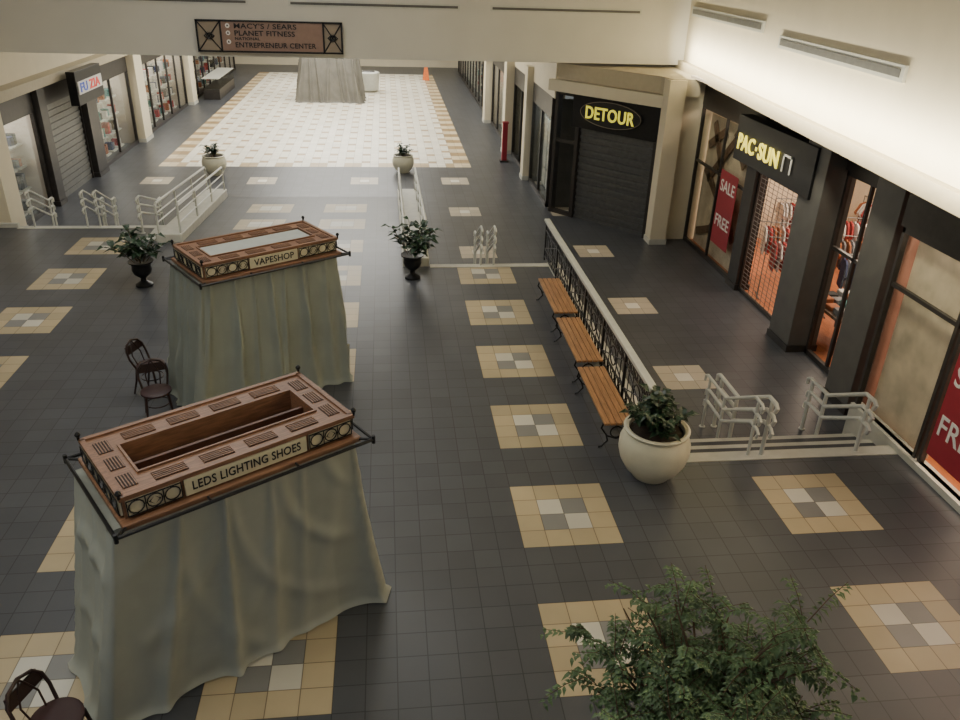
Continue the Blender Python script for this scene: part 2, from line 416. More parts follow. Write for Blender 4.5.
    for a,b in ((-l+.02,-hw-.03),(hw+.03,l-.02)):
        part("ornament_panel",MB().box(a,b,-dd-.02,-dd-.004,zc0,zc1),M_ivory,k); orna((a,-dd-.02,0),(1,0,0),b-a)
    for sx in (-1,1):
        xa=sx*(l+.012); part("ornament_panel",MB().box(xa-.008,xa+.008,-dd+.03,dd-.03,zc0,zc1),M_ivory,k)
    orna((l+.02,-dd+.03,0),(0,1,0),2*dd-.06)
    orna((-l-.02,dd-.03,0),(0,-1,0),2*dd-.06)
    fr=MB(); a,b=1.16,.68; zf=Z+.03
    loop=[(-a,-b,zf),(a,-b,zf),(a,b,zf),(-a,b,zf)]
    for i in range(4):
        p,q=loop[i],loop[(i+1)%4]; fr.tube([p,q],.016,8)
        fr.tube([p,(p[0]*.9,p[1]*.85,zf)],.014,6)
    for x in (-.4,.4):
        fr.tube([(x,-b,zf),(x,-.55,zf)],.012,6); fr.tube([(x,b,zf),(x,.55,zf)],.012,6)
    for p in loop: fr.tube([(p[0],p[1],zf-.04),(p[0],p[1],zf+.04)],.018,8)
    part("iron_frame",fr,M_black,k,sm=True)
    for sx in (-1,1):
        for sy in (-1,1):
            part("finial",MB().lathe([(.012,0),(.012,.03),(.022,.04),(.026,.055),(.018,.07),(.008,.08)],(sx*(l+.02),sy*(dd+.02),zt+.01),10),M_black,k,sm=True)
    return k
A1=math.radians(33.5)
kiosk((-3.04,-1.0,0),A1,"LEDS LIGHTING SHOES",True,"covered wooden kiosk with open-top canopy and shoe sign",M_cloth,.98,lambda h:cloth(2.18,1.02,2.72,1.0,h,3,15,.12,-.12,.085,.034))
kiosk((-3.45,4.22,0),A1,"VAPESHOP",False,"covered wooden kiosk with grey-topped canopy, beside two chairs",M_cloth2,.62,lambda h:cloth(2.12,1.02,2.36,1.2,h,11,30,.12,-.12,.09,.010))
fk=thing("covered_cart","small cart under taupe dust sheet on cream tiles","kiosk",(-4.35,36.3,-.5))
o=part("dust_sheet",cloth(2.7,1.6,2.9,1.8,2.3,5,20,0,0,.3,.02),M_cloth3,fk,sm=True); smooth(o,180)
part("cart_top",MB().box(-1.4,1.4,-.85,.85,2.28,2.36),M_wood,fk)
# ---------------------------------------------------------------- planters
def leafmesh(mb,base,direc,L,W,droop=.3):
    d_=Vector(direc).normalized(); side=d_.cross(Vector((0,0,1)))
    if side.length<.05: side=Vector((1,0,0))
    side.normalize(); b=Vector(base); up=side.cross(d_)
    m=b+d_*L*.5+up*L*.08; tip=b+d_*L-Vector((0,0,1))*L*droop
    q1=b+d_*L*.25; 
    vs=[b,q1+side*W*.4,q1-side*W*.4,m+side*W*.5,m-side*W*.5,tip,m-up*W*.15,q1-up*W*.12]
    mb.add([tuple(v) for v in vs],[(0,7,1),(0,2,7),(1,7,6,3),(7,2,4,6),(3,6,5),(6,4,5)])
def shrub(seed,n,rad,h,L,W,z0):
    r=random.Random(seed); lf=MB(); st=MB()
    for i in range(n):
        a=r.uniform(0,6.283); rr=rad*math.sqrt(r.random()); hh=h*(.35+.65*r.random())*(1-.4*(rr/rad)**2)
        top=Vector((rr*math.cos(a),rr*math.sin(a),z0+hh))
        base=Vector((rr*.15*math.cos(a),rr*.15*math.sin(a),z0-.03))
        mid=(base+top)/2+Vector((0,0,.05)); st.tube([base,mid,top],.006,4)
        for k in range(9):
            t=.35+.65*k/8; p=base.lerp(top,t)+Vector((0,0,.05*math.sin(t*3.1)))
            an=a+k*2.4+r.uniform(-.4,.4)
            leafmesh(lf,p,(math.cos(an),math.sin(an),r.uniform(.0,.7)),L*r.uniform(.75,1.2),W,.25)
    return st,lf
def bigpot(loc,sc,lab,seed,nst=16):
    t=thing("potted_plant",lab,"plant",loc)
    prof=[(.24,0),(.26,.02),(.27,.05),(.36,.14),(.44,.28),(.475,.42),(.47,.55),(.43,.66),(.40,.70),(.43,.72),(.44,.75),(.41,.765),(.37,.75),(.36,.68)]
    part("planter",MB().lathe([(r*sc,z*sc) for r,z in prof],seg=40),M_pot,t,sm=True,label="round cream glazed planter")
    part("soil",MB().lathe([(.37*sc,.66*sc),(.36*sc,.69*sc)]),M_soil,t)
    st,lf=shrub(seed,nst,.36*sc,.66*sc,.21*sc,.115*sc,.68*sc)
    part("stem",st,M_bark,t); part("foliage",lf,M_leaf,t)
    return t
bigpot((1.97,1.38,0),1,"large round cream planter with dark leafy plant beside benches",5,22)
bigpot((-7.3,20.2,-.5),.85,"small cream planter with leafy plant at ramp end",8,14)
bigpot((-.96,20.6,-.5),.8,"small cream planter with leafy plant at ramp end",9,14)
def urn(loc,lab,seed):
    t=thing("potted_plant",lab,"plant",loc)
    prof=[(.17,0),(.17,.04),(.12,.07),(.06,.11),(.055,.17),(.10,.21),(.17,.27),(.20,.36),(.19,.44),(.21,.49),(.25,.52),(.25,.54),(.2,.53)]
    part("urn",MB().lathe(prof,seg=28),M_black,t,sm=True,label="black pedestal urn")
    part("soil",MB().lathe([(.19,.49),(.19,.515)]),M_soil,t)
    st,lf=shrub(seed,14,.58,.86,.30,.14,.5)
    part("stem",st,M_bark,t); part("foliage",lf,M_leaf,t)
urn((-1.02,8.95,0),"black pedestal urn with spreading dark leafy plant",21)
urn((-6.57,8.7,0),"black pedestal urn with dark leafy plant near kiosk",22)
pc=thing("waste_bin","white cylindrical bin beside covered cart","bin",(-2.45,39.5,-.5)); part("bin_body",MB().lathe([(.42,0),(.55,.1),(.62,1.0),(.55,1.05),(.4,1.05)]),M_white,pc,sm=True); part("bin_lid",MB().lathe([(.4,1.04),(.3,1.1),(.1,1.12)]),M_dark,pc)
# ---------------------------------------------------------------- ficus tree
tr=thing("ficus_tree","bushy green ficus tree in a large round planter","tree",(.50,-3.80,0))
part("planter",MB().lathe([(.3,0),(.45,.15),(.5,.4),(.46,.6),(.42,.6),(.4,.5)],seg=32),M_pot,tr,sm=True)
part("soil",MB().lathe([(.42,.5),(.41,.53)]),M_soil,tr)
r=random.Random(4); br=MB(); lf=MB()
br.tube([(0,0,.5),(.03,.02,1.0),(-.02,.03,1.5),(.0,.0,1.9)],[.05,.042,.035,.02],8)
for i in range(38):
    a=i*2.399+r.uniform(-.3,.3); z0=r.uniform(1.1,1.8); R_=r.uniform(.25,.95); zt=z0+r.uniform(.3,.9)
    p0=Vector((0,0,z0)); p3=Vector((R_*math.cos(a),R_*math.sin(a),min(zt,2.66-R_*.5)))
    p1=p0.lerp(p3,.4)+Vector((0,0,.12)); br.tube([p0,p1,p3],[.018,.012,.005],5)
    for k in range(11):
        t=.3+.7*r.random(); s=p0.lerp(p3,t)+Vector((0,0,.08))
        b=r.uniform(0,6.283); el=r.uniform(-.3,.9); q=s+Vector((math.cos(b)*math.cos(el),math.sin(b)*math.cos(el),math.sin(el)))*r.uniform(.18,.4)
        br.tube([s,(s+q)/2+Vector((0,0,.03)),q],[.004,.003,.002],4)
        for j in range(20):
            u=j/19; p=s.lerp(q,.1+.92*u)+Vector((0,0,.03*math.sin(3.1*u)-.05*u*u)); c=b+(1.2 if j%2 else -1.2)+r.uniform(-.6,.6)
            leafmesh(lf,p,(math.cos(c),math.sin(c),r.uniform(-.5,.35)),r.uniform(.045,.075),.028,.35)
part("trunk",br,M_bark,tr,sm=True); part("foliage",lf,M_fleaf,tr)
# ---------------------------------------------------------------- benches
def bench(loc):
    t=thing("bench","backless wooden slatted bench on black scrolled iron legs","bench",loc,group="slatted wooden benches")
    s=MB()
    for k in range(5): s.cbox((-.18+.09*k,0,.44),(.078,1.74,.035))
    part("seat",s,M_bench,t,bevel=.006)
    for y in (-.78,.78):
        g=MB(); g.tube([(-.21,y,.42),(.21,y,.42)],.016,6)
        for sx in (-1,1):
            g.tube([(sx*.2,y,.42),(sx*.23,y,.33),(sx*.15,y,.22),(sx*.12,y,.12),(sx*.2,y,.03),(sx*.25,y,.015)],.015,6)
        g.ring((0,y,.26),.09,.011,"Y"); g.tube([(-.14,y,.2),(0,y,.15),(.14,y,.2)],.011,5)
        part("leg",g,M_black,t,sm=True)
    for x,z in ((0,.36),(-.2,.41),(.2,.41)): part("stretcher",MB().tube([(x,-.8,z),(x,.8,z)],.012,6),M_black,t)
    return t
b0=bench((1.66,2.85,0))
dup(b0,(1.70,4.8,0)); dup(b0,(1.72,6.78,0))
# ---------------------------------------------------------------- iron guard railing with white rail
gr=thing("guard_railing","black ornamental iron railing with white top rail behind benches","railing",(2.08,1.95,.03))
Lr=8.0
part("top_rail",MB().box(-.06,.06,0,Lr,.93,.99),M_white,gr,bevel=.01,label="wide white top rail")
ir=MB(); npn=6; w=Lr/npn
for k in range(npn+1): ir.box(-.02,.02,k*w-.02 if k else 0,k*w+.02,-.0,.93)
for k in range(npn):
    a,b=k*w,(k+1)*w; c=(a+b)/2
    for z in (.1,.28,.72,.85): ir.box(-.012,.012,a,b,z-.012,z+.012)
    ir.tube([(0,a,.28),(0,b,.72)],.011,5).tube([(0,b,.28),(0,a,.72)],.011,5)
    ir.ring((0,c,.5),.16,.012,"X",16)
    for q in range(6):
        yy=a+w*(q+.5)/6; ir.ring((0,yy,.19),.075,.009,"X",10); ir.ring((0,yy,.785),.055,.008,"X",10)
    for q in (1,2,4,5): ir.tube([(0,a+w*q/6,.1),(0,a+w*q/6,.85)],.008,5)
part("iron_panel",ir,M_black,gr)
# ---------------------------------------------------------------- white pipe stair rails
def srail(x,y0,z0,run,drop,lab,ext=.45,grp="white pipe handrails",r=.026):
    t=thing("stair_handrail",lab,"railing",(x,y0,0),group=grp)
    for dz in (.9,.7,.5):
        e=ext*(1 if dz>.8 else .85)
        pts=[(0,-.12,dz-.12),(0,-.16,dz-.04),(0,-.1,dz),(0,.1,dz),(0,run-.05,dz-drop),(0,run+e,dz-drop),(0,run+e+.07,dz-drop-.04),(0,run+e+.07,dz-drop-.13)]
        part("rail_pipe",MB().tube(pts,r,8),M_white,t,sm=True)
    for y,z in ((0,0),(run,-drop),(run+ext*.85,-drop)):
        part("rail_post",MB().tube([(0,y,z),(0,y,z+.9)],r,8).lathe([(.05,z),(.05,z+.015)],(0,y,0),12),M_white,t,sm=True)
    return t
srail(3.72,Y6-.1,0,1.0,.5,"white three-pipe handrail curving down the steps",.7,r=.031)
srail(3.52,Y6-.1,0,1.0,.5,"white three-pipe handrail curving down the steps",.7,r=.024)
srail(5.16,Y6-.1,0,1.0,.5,"white three-pipe handrail curving down steps beside shop",.5,r=.031)
for x in (.55,.85): srail(x,Y32-.1,0,1.1,.5,"white three-pipe handrail in middle of steps",.2)
srail(-10.2,Y42-.1,0,1.1,.5,"white pipe handrail on steps beside shuttered shops",.2)
for x in (-8.95,-8.65): srail(x,Y42-.1,0,1.1,.5,"white pipe handrail on steps beside shuttered shops",.2)
srail(-7.5,Y42-.6,0,1.6,.5,"white pipe handrail where steps meet the ramp",.2)
def ramprail(x,ya,yb,lab,za=0,zb=-.5,h=.7):
    t=thing("ramp_railing",lab,"railing",(x,ya,0),group="white ramp railings")
    L=yb-ya; f=lambda y:za+(zb-za)*y/L
    part("top_rail",MB().tube([(0,-.0,.0+f(0)+h*.7),(0,0,f(0)+h-.08),(0,.08,f(0)+h),(0,L-.1,f(L)+h),(0,L,f(L)+h-.08),(0,L,f(L)+h*.7)],.032,8),M_white,t,sm=True)
    for dz in (h*.36,h*.68): part("rail_pipe",MB().tube([(0,0,f(0)+dz),(0,L,f(L)+dz)],.02,6),M_white,t,sm=True)
    k=int(L/1.4)
    for i in range(k+1):
        y=L*i/k; part("rail_post",MB().tube([(0,y,f(y)),(0,y,f(y)+h-.02)],.026,8),M_white,t,sm=True)
    return t
def parapet(xa,xb,ya,yb):
    cw=MB()
    cw.add([(xa,ya,-.5),(xb,ya,-.5),(xb,yb,-.5),(xa,yb,-.5),(xa,ya,.2),(xb,ya,.2),(xb,yb,-.25),(xa,yb,-.25)],[(3,2,1,0),(4,5,6,7),(0,1,5,4),(1,2,6,5),(2,3,7,6),(3,0,4,7)])
    o=part("ramp_wall",cw,M_stone,bevel=.02); tag(o,"long sloping white parapet wall beside ramp","wall")
    for x in (xa+.05,xb-.05): ramprail(x,ya+.15,yb-.15,"white pipe railing on top of sloping parapet",.19,-.245)
parapet(-1.22,-.62,Y32-.1,YR)
parapet(-7.02,-6.42,Y38-.1,YR)
# ---------------------------------------------------------------- chairs
def chair(loc,rot,lab):
    t=thing("bentwood_chair",lab,"chair",loc,rot)
    part("seat",MB().lathe([(.19,.43),(.215,.44),(.215,.465),(.19,.475),(.05,.47)],seg=24),M_seat,t,sm=True)
    for sx in (-1,1):
        part("leg",MB().tube([(sx*.15,-.14,.44),(sx*.17,-.17,.22),(sx*.19,-.2,0)],[.018,.016,.013],8),M_chair,t,sm=True)
        part("leg",MB().tube([(sx*.14,.15,.45),(sx*.16,.18,.22),(sx*.18,.24,0)],[.018,.016,.013],8),M_chair,t,sm=True)
    pts=[(-.17,.13,.44),(-.2,.2,.60),(-.19,.24,.72),(-.13,.27,.80),(0,.285,.84),(.13,.27,.80),(.19,.24,.72),(.2,.2,.60),(.17,.13,.44)]
    bk=MB().tube(pts,.017,8)
    bk.tube([(-.08,.16,.46),(-.1,.22,.62),(-.04,.26,.76),(0,.275,.83)],.010,6).tube([(.08,.16,.46),(.1,.22,.62),(.04,.26,.76),(0,.275,.83)],.010,6)
    bk.add([(-.19,.235,.66),(.19,.235,.66),(.17,.265,.78),(-.17,.265,.78),(-.19,.25,.66),(.19,.25,.66),(.17,.28,.78),(-.17,.28,.78)],[(0,1,2,3),(7,6,5,4),(0,4,5,1),(2,6,7,3)])
    part("backrest",bk,M_chair,t,sm=True)
    part("leg_ring",MB().ring((0,0,.26),.165,.009,"Z",20),M_chair,t)
    return t
chair((-5.24,4.15,0),math.radians(70),"dark bentwood chair turned towards covered kiosk")
chair((-4.95,3.30,0),math.radians(20),"dark bentwood chair tucked against dust sheet")
chair((-4.36,-2.36,0),math.radians(70),"dark bentwood chair with reddish seat beside sheeted kiosk")
# ---------------------------------------------------------------- right-hand shops
SX=6.62
def pillar(x0,x1,ya,yb,z0,z1,lab,m=M_grey):
    t=thing("shop_pillar",lab,"pillar",((x0+x1)/2,(ya+yb)/2,z0)); a,b=(x1-x0)/2,(yb-ya)/2; h=z1-z0
    part("shaft",MB().box(-a,a,-b,b,.14,h),m,t,bevel=.01); part("plinth",MB().box(-a-.02,a+.02,-b-.02,b+.02,0,.14),M_dark if m is not M_cream else M_stone,t)
    return t
def pane(x,ya,yb,z0,z1,lab,mid=None,doors=False):
    t=thing("shop_window",lab,"window",(x,(ya+yb)/2,z0)); b=(yb-ya)/2; h=z1-z0
    part("glass_pane",MB().box(-.006,.006,-b+.05,b-.05,.08,h-.06),M_glass,t)
    f=MB().box(-.04,.04,-b,b,0,.1).box(-.04,.04,-b,b,h-.08,h).box(-.04,.04,-b,-b+.06,0,h).box(-.04,.04,b-.06,b,0,h)
    if mid: f.box(-.03,.03,-b,b,mid-.03,mid+.03)
    if doors: f.box(-.03,.03,-.03,.03,0,h)
    part("frame",f,M_dark,t); return t
def grille(x,ya,yb,z0,z1,lab):
    t=thing("security_grille",lab,"gate",(x,(ya+yb)/2,z0)); b=(yb-ya)/2; h=z1-z0
    g=MB(); k=0
    while k*.095<h: g.box(-.006,.006,-b,b,k*.095,k*.095+.008); k+=1
    ny=int((yb-ya)/.2)
    for i in range(ny+1):
        y=-b+2*b*i/ny; g.box(-.006,.006,y-.004,y+.004,0,h)
    part("mesh_curtain",g,M_shutter,t); part("bottom_bar",MB().box(-.03,.03,-b,b,0,.08),M_dark,t)
    for s in (-b-.02,b+.02): part("guide_track",MB().box(-.04,.04,s-.02,s+.02,0,h),M_dark,t)
    return t
zl=-.5; ztp=3.72
pillar(5.48,5.92,12.55,13.0,zl,3.72,"square cream corner pillar between two shopfronts",M_cream)
pane(SX,9.75,13.0,zl,3.1,"tall shop window showing diagonal timber planks",2.2,True)
pillar(SX-.12,SX+.2,9.2,9.7,zl,3.72,"slim dark pillar beside shop gate",M_dark)
grille(SX,6.85,9.15,zl,2.7,"open mesh security grille across clothing shop entrance")
pillar(SX-.4,SX+.2,5.95,6.78,zl,3.72,"wide grey laminate pillar beside shop entrance")
pane(SX,4.35,5.9,zl,3.1,"glazed clothing shop window beside grey pillar",2.2,True)
pillar(SX-.5,SX+.2,3.55,4.28,zl,3.72,"wide grey laminate pillar between shop windows")
NX=5.85
pane(NX,1.35,2.95,0,3.0,"tall shop window with distressed cream panel behind",2.15)
pane(NX,-.3,1.3,0,3.0,"tall shop window with red sale poster",2.15)
pane(NX,-3,-.35,0,3.0,"tall shop window with red sale poster",2.15)
struct("wall_right.001",MB().box(SX-.05,SX+.2,3.5,13.0,3.1,3.72),M_dark)
struct("wall_right.002",MB().box(NX-.05,NX+.15,-6,3,3.0,3.72),M_dark)
struct("wall_right.008",MB().box(5.9,12.6,13.0,13.15,-.5,3.72),M_cream)
struct("trim_24",MB().box(NX-.1,NX+.1,-6,2.95,-.5,.1),M_stone)
struct("floor.003",MB().box(SX+.02,12,3.1,13,-.52,-.49),M_ofloor)
struct("floor.004",MB().box(NX+.1,11,-8,2.95,-.03,.01),M_ofloor)
struct("wall_right.003",MB().box(12,12.2,-8,13,-.5,3.7),M_warm)
struct("wall_right.005",MB().box(NX+.1,12,2.95,3.05,-.5,3.7),M_warm)
struct("ceiling.003",MB().box(NX+.3,12.2,-8,13,3.74,3.8),M_store)
pk=thing("plank_display","weathered timber planks crossed diagonally on cream board in shop window","display",(SX+.22,11.42,zl))
part("backboard",MB().box(0,.04,-1.5,1.5,0,3.4),M_marble,pk)
for a,zc,yc,L in ((.9,2.5,.5,1.9),(-.75,2.5,.3,2.0),(.5,1.7,.6,1.5),(-.9,1.3,-.1,1.6),(.75,2.9,-.6,1.0),(-.5,2.9,.8,1.1),(.9,1.3,-.6,1.4),(-.35,.7,.3,2.0)):
    part("plank",MB().cbox((-.05,yc,zc),(.04,L,.2),a,"X"),M_plank,pk)
mp=part("backdrop",MB().box(NX+.2,NX+.25,1.45,2.85,.02,2.9),M_marble); tag(mp,"distressed cream backdrop standing inside shop window","backdrop")
def poster(x,yc,z0,w,h,lab,lines,m=M_red):
    t=thing("sale_poster",lab,"poster",(x,yc,z0))
    part("poster_sheet",MB().box(0,.01,-w/2,w/2,0,h),m,t)
    for tx,zc,ww,hh in lines: text("lettering",tx,ww,hh,(-.004,0,zc),(0,-1,0),(0,0,1),M_wht,t,.003,.01)
    return t
poster(SX-.08,10.6,.1,1.0,1.8,"red sale poster with white letters on shop window",[("SALE",1.45,.82,.28),("FREE",.6,.82,.28)])
poster(NX-.08,.66,.35,.95,1.6,"large red sale poster on shop window near steps",[("SALE",1.25,.8,.3),("FREE",.5,.8,.3)])
poster(NX-.08,-1.2,.35,.85,1.6,"large red sale poster on shop window near steps",[("SALE",1.25,.7,.3),("FREE",.5,.7,.3)])
ps=thing("shop_sign","black projecting shop sign with lit yellow letters over gate","sign",(SX-.4,8.3,2.45))
part("sign_box",MB().box(-.05,.25,-2.0,1.5,0,.95),M_black,ps,bevel=.01)
text("lettering","PAC",.82,.34,(-.07,.90,.42),(0,-1,0),(0,0,1),M_yel,ps,.012,.012)
part("dot",MB().box(-.085,-.07,.34,.41,.39,.46),M_yel,ps)
text("lettering","SUN",.90,.34,(-.07,-.18,.42),(0,-1,0),(0,0,1),M_yel,ps,.012,.012)
part("logo_bracket",MB().box(-.085,-.07,-.88,-.84,.26,.6).box(-.085,-.07,-1.2,-1.16,.26,.6).box(-.085,-.07,-1.2,-.84,.56,.6),M_wht,ps)
def rack(loc,L,rot=0):
    t=thing("clothing_rack","chrome clothing rack in clothing shop","rack",loc,rot,"clothing racks")
    part("rack_rail",MB().tube([(0,-L/2,0),(0,-L/2,1.42),(0,L/2,1.42),(0,L/2,0)],.016,6),M_shutter,t)
    for s in (-1,1): part("rack_foot",MB().tube([(-.22,s*L/2,.02),(.22,s*L/2,.02)],.016,6),M_shutter,t)
    return t
def shirtmesh():
    mb=MB(); P=[(-.2,0),(.2,0),(.19,.42),(.3,.28),(.34,.36),(.22,.58),(.08,.63),(0,.60),(-.08,.63),(-.22,.58),(-.34,.36),(-.3,.28),(-.19,.42)]
    nP=len(P); vs=[(x,-.018,z) for x,z in P]+[(x,.018,z) for x,z in P]
    fs=[tuple(range(nP)),tuple(range(2*nP-1,nP-1,-1))]+[(i,nP+i,nP+(i+1)%nP,(i+1)%nP) for i in range(nP)]
    mb.add(vs,fs); mb.tube([(0,0,.6),(0,0,.68),(.02,0,.72)],.004,4); return mb
SM=[]
for g in GC:
    me=shirtmesh().mesh("hanging_shirt"); me.materials.append(g); SM.append(me)
def fill(rx,ry,z,L,rot,pal,step=.1):
    k=int(L/step); u=Vector((-math.sin(rot),math.cos(rot)))
    for i in range(k):
        s=(-L/2+step*(i+.5)); o=bpy.data.objects.new("hanging_shirt",SM[random.choice(pal)]); COL.objects.link(o)
        o.location=(rx+u.x*s,ry+u.y*s,z+.68); o.rotation_euler=(0,0,rot+random.uniform(-.08,.08))
        tag(o,"shirt hanging on a chrome clothing rack","shirt","shirts on clothing racks")
zi=zl+.012
for rx,ry,L,rot,pal in ((7.6,8.6,1.5,1.3,(0,1,0,1)),(7.95,9.75,1.6,1.3,(0,1,5,0)),(9.3,10.3,1.6,1.3,(0,1,1,0)),(9.2,8.7,1.6,1.3,(0,1,2,5)),(8.6,7.4,1.5,1.2,(0,1,1,3)),(8.8,5.6,1.6,.1,(2,4,3,6)),(10.6,6.6,1.8,.4,(0,2,6,1)),(9.4,11.8,1.8,1.4,(0,1,1,5)),(11.1,9.4,1.8,.1,(0,1,0,1)),(11.2,11.4,1.6,.1,(1,0,5,1))):
    rack((rx,ry,zi),L,rot); fill(rx,ry,zi,L-.15,rot,pal)
for rx,ry,L,rot,pal in ((7.4,-.6,1.6,.2,(4,3,2)),(8.8,1.2,1.5,1.2,(4,2,1))):
    rack((rx,ry,.01),L,rot); fill(rx,ry,.01,L-.15,rot,pal)
def table(loc,rot=0):
    t=thing("display_table","low timber display table inside clothing shop","table",loc,rot,"display tables")
    part("table_top",MB().box(-.45,.45,-.7,.7,.7,.76),M_plank,t)
    for sx in(-1,1):
        for sy in(-1,1): part("leg",MB().box(sx*.4-.03,sx*.4+.03,sy*.64-.03,sy*.64+.03,0,.7),M_dark,t)
TB=((7.5,4.7,zi),(7.45,6.4,zi),(7.0,1.0,.01))
for b in TB: table(b)
for bx,by,bz in TB:
    for i in (-1,0,1):
        for j in (-.45,-.15,.15,.45):
            o=part("folded_clothes",MB().box(-.11,.11,-.12,.12,0,random.uniform(.06,.16)),random.choice(GC),None,(bx+i*.28,by+j,bz+.76),bevel=.02); tag(o,"stack of folded clothes on display table","clothes","folded clothes")
# ---------------------------------------------------------------- DETOUR shop (angled)
P0=Vector((3.3,15.75,zl)); P1=Vector((5.52,13.05,zl)); uu=(P1-P0); LD=uu.length; ang=math.atan2(uu.y,uu.x)
dt=thing("angled_shopfront","angled black shopfront with closed roller shutter and oval sign","shopfront",P0,ang)
part("fascia_board",MB().box(-.2,LD+.1,-.12,.4,3.5,3.80),M_cream,dt)
part("sign_band",MB().box(.62,LD,.02,.2,2.6,3.5),M_black,dt)
struct("trim_25",MB().prism([(3.3,15.75),(5.45,13.15),(5.55,12.65),(6.3,12.65),(6.75,15.75)],3.32,3.74),M_fascia)
sh=MB()
for k in range(27): sh.box(.9,LD-.12,.10+(.035 if k%2 else 0),.16,k*.096,k*.096+.088)
part("roller_shutter",sh,M_shutterd,dt,label="closed dark slatted roller shutter")
part("door_frame",MB().box(.78,.9,0,.2,0,2.6),M_dark,dt); part("door_frame",MB().box(LD-.12,LD,0,.2,0,2.6),M_dark,dt); part("window_frame",MB().box(0,.1,0,.2,0,3.5).box(.1,.78,.02,.12,2.1,2.2).box(.1,.78,.02,.12,3.4,3.5).box(.1,.78,.02,.12,0,.12),M_dark,dt)
part("glass_pane",MB().box(.1,.78,.05,.07,.1,3.4),M_glass,dt)
def oval(a,b,y0,y1,cx,cz):
    mb=MB(); N=32; vs=[(cx+a*math.cos(2*math.pi*k/N),y,cz+b*math.sin(2*math.pi*k/N)) for y in (y0,y1) for k in range(N)]
    mb.add(vs,[tuple(range(N)),tuple(range(2*N-1,N-1,-1))]+[(k,N+k,N+(k+1)%N,(k+1)%N) for k in range(N)]); return mb
part("sign_oval",oval(1.0,.33,-.06,.02,1.95,3.08),M_ink,dt); part("oval_rim",MB().ring((1.95,-.06,3.08),1.0,.008,"Y",32,.33),M_dull,dt)
text("lettering","DETOUR",1.6,.34,(1.95,-.065,3.08),(1,0,0),(0,0,1),M_yel2,dt,.02,.015)
bw=thing("display_shelf","dark shelving with stacked goods behind angled shopfront","shelf",(4.7,15.9,zl)); part("back_panel",MB().box(-.5,1.6,0,.1,0,3),M_dark,bw)
for z in (.6,1.2,1.8): part("shelf_board",MB().box(-.5,1.2,-.4,0,z,z+.05),M_plank,bw)
# ---------------------------------------------------------------- further shops
def farshop(x,ya,yb,lab,side,inter):
    t=thing("shopfront",lab,"shopfront",(x,(ya+yb)/2,zl)); b=(yb-ya)/2
    part("glass_pane",MB().box(-.01,.01,-b+.1,b-.1,.1,2.7),M_glass,t)
    f=MB().box(-.05,.05,-b,b,0,.12).box(-.05,.05,-b,b,2.65,3.25).box(-.05,.05,-b,-b+.1,0,2.7).box(-.05,.05,b-.1,b,0,2.7)
    nn=max(1,int((yb-ya)/1.5))
    for i in range(1,nn): y=-b+2*b*i/nn; f.box(-.04,.04,y-.03,y+.03,0,2.7)
    part("frame",f,M_dark,t)
    part("back_wall",MB().box(side*2.3-.05,side*2.3+.05,-b,b,0,3.2),inter,t)
    for q in (-b,b-.05): part("side_wall",MB().box(min(0.06*side,side*2.3),max(.06*side,side*2.3),q,q+.05,0,3.2),inter,t)
    return t
def goods(x,ya,yb,n_):
    for i in range(n_):
        y=ya+(yb-ya)*(i+.5)/n_
        s=thing("display_stand","slim stand with boxed goods in shop window","display",(x,y,zl),0,"window display stands")
        part("stand_frame",MB().box(-.2,.2,-.25,.25,0,.05).box(-.2,.2,-.25,.25,.6,.64).box(-.2,.2,-.25,.25,1.2,1.24).box(-.2,.2,-.25,.25,1.8,1.84).box(-.2,-.17,-.25,.25,0,2.2),M_white,s)
        for z,h in ((.05,.35),(.64,.4),(1.24,.3),(1.84,.35)):
            part("boxed_goods",MB().box(-.12,.12,-.18,.0,z,z+h*random.uniform(.6,1)),random.choice(GC),s)
            part("boxed_goods",MB().box(-.12,.12,.03,.18,z,z+h*random.uniform(.6,1)),random.choice(GC),s)
farshop(3.35,16.2,19.4,"glazed shopfront with dark goods on display",1,M_grey); goods(3.9,16.5,19.2,4)
pillar(3.1,3.5,19.5,20.0,zl,3.2,"cream pillar between narrow shopfronts",M_cream)
farshop(3.35,20.1,23.5,"dark glazed shopfront between cream pillars",1,M_grey)
pillar(3.0,3.5,23.6,24.2,zl,3.2,"cream pillar between narrow shopfronts",M_cream)
farshop(3.35,24.3,30,"brightly lit glazed shopfront",1,M_store); goods(3.9,24.6,29.6,5)
pillar(3.0,3.5,30.1,30.8,zl,3.2,"cream pillar between narrow shopfronts",M_cream)
farshop(3.35,31,48,"brightly lit glazed shopfront",1,M_store); goods(3.9,31.5,47,10)
struct("wall_right.007",MB().box(3.3,3.6,15.9,51,2.75,5.6),M_cream)
rp=thing("fire_cabinet","slender red extinguisher cabinet beside pillar","cabinet",(2.85,22.3,zl)); part("cabinet_body",MB().box(-.09,.09,-.09,.09,0,1.4).box(-.11,.11,-.11,.11,1.4,1.46),M_red,rp); part("cabinet_base",MB().box(-.16,.16,-.16,.16,0,.06),M_dark,rp)
wf=thing("caution_sign","orange folding caution sign on cream tiles","sign",(1.0,44.5,zl)); 
for s in (-1,1): part("sign_leaf",MB().add([(-.2,s*.2,0),(.2,s*.2,0),(.1,0,.75),(-.1,0,.75)],[(0,1,2,3)]),M_orange,wf)
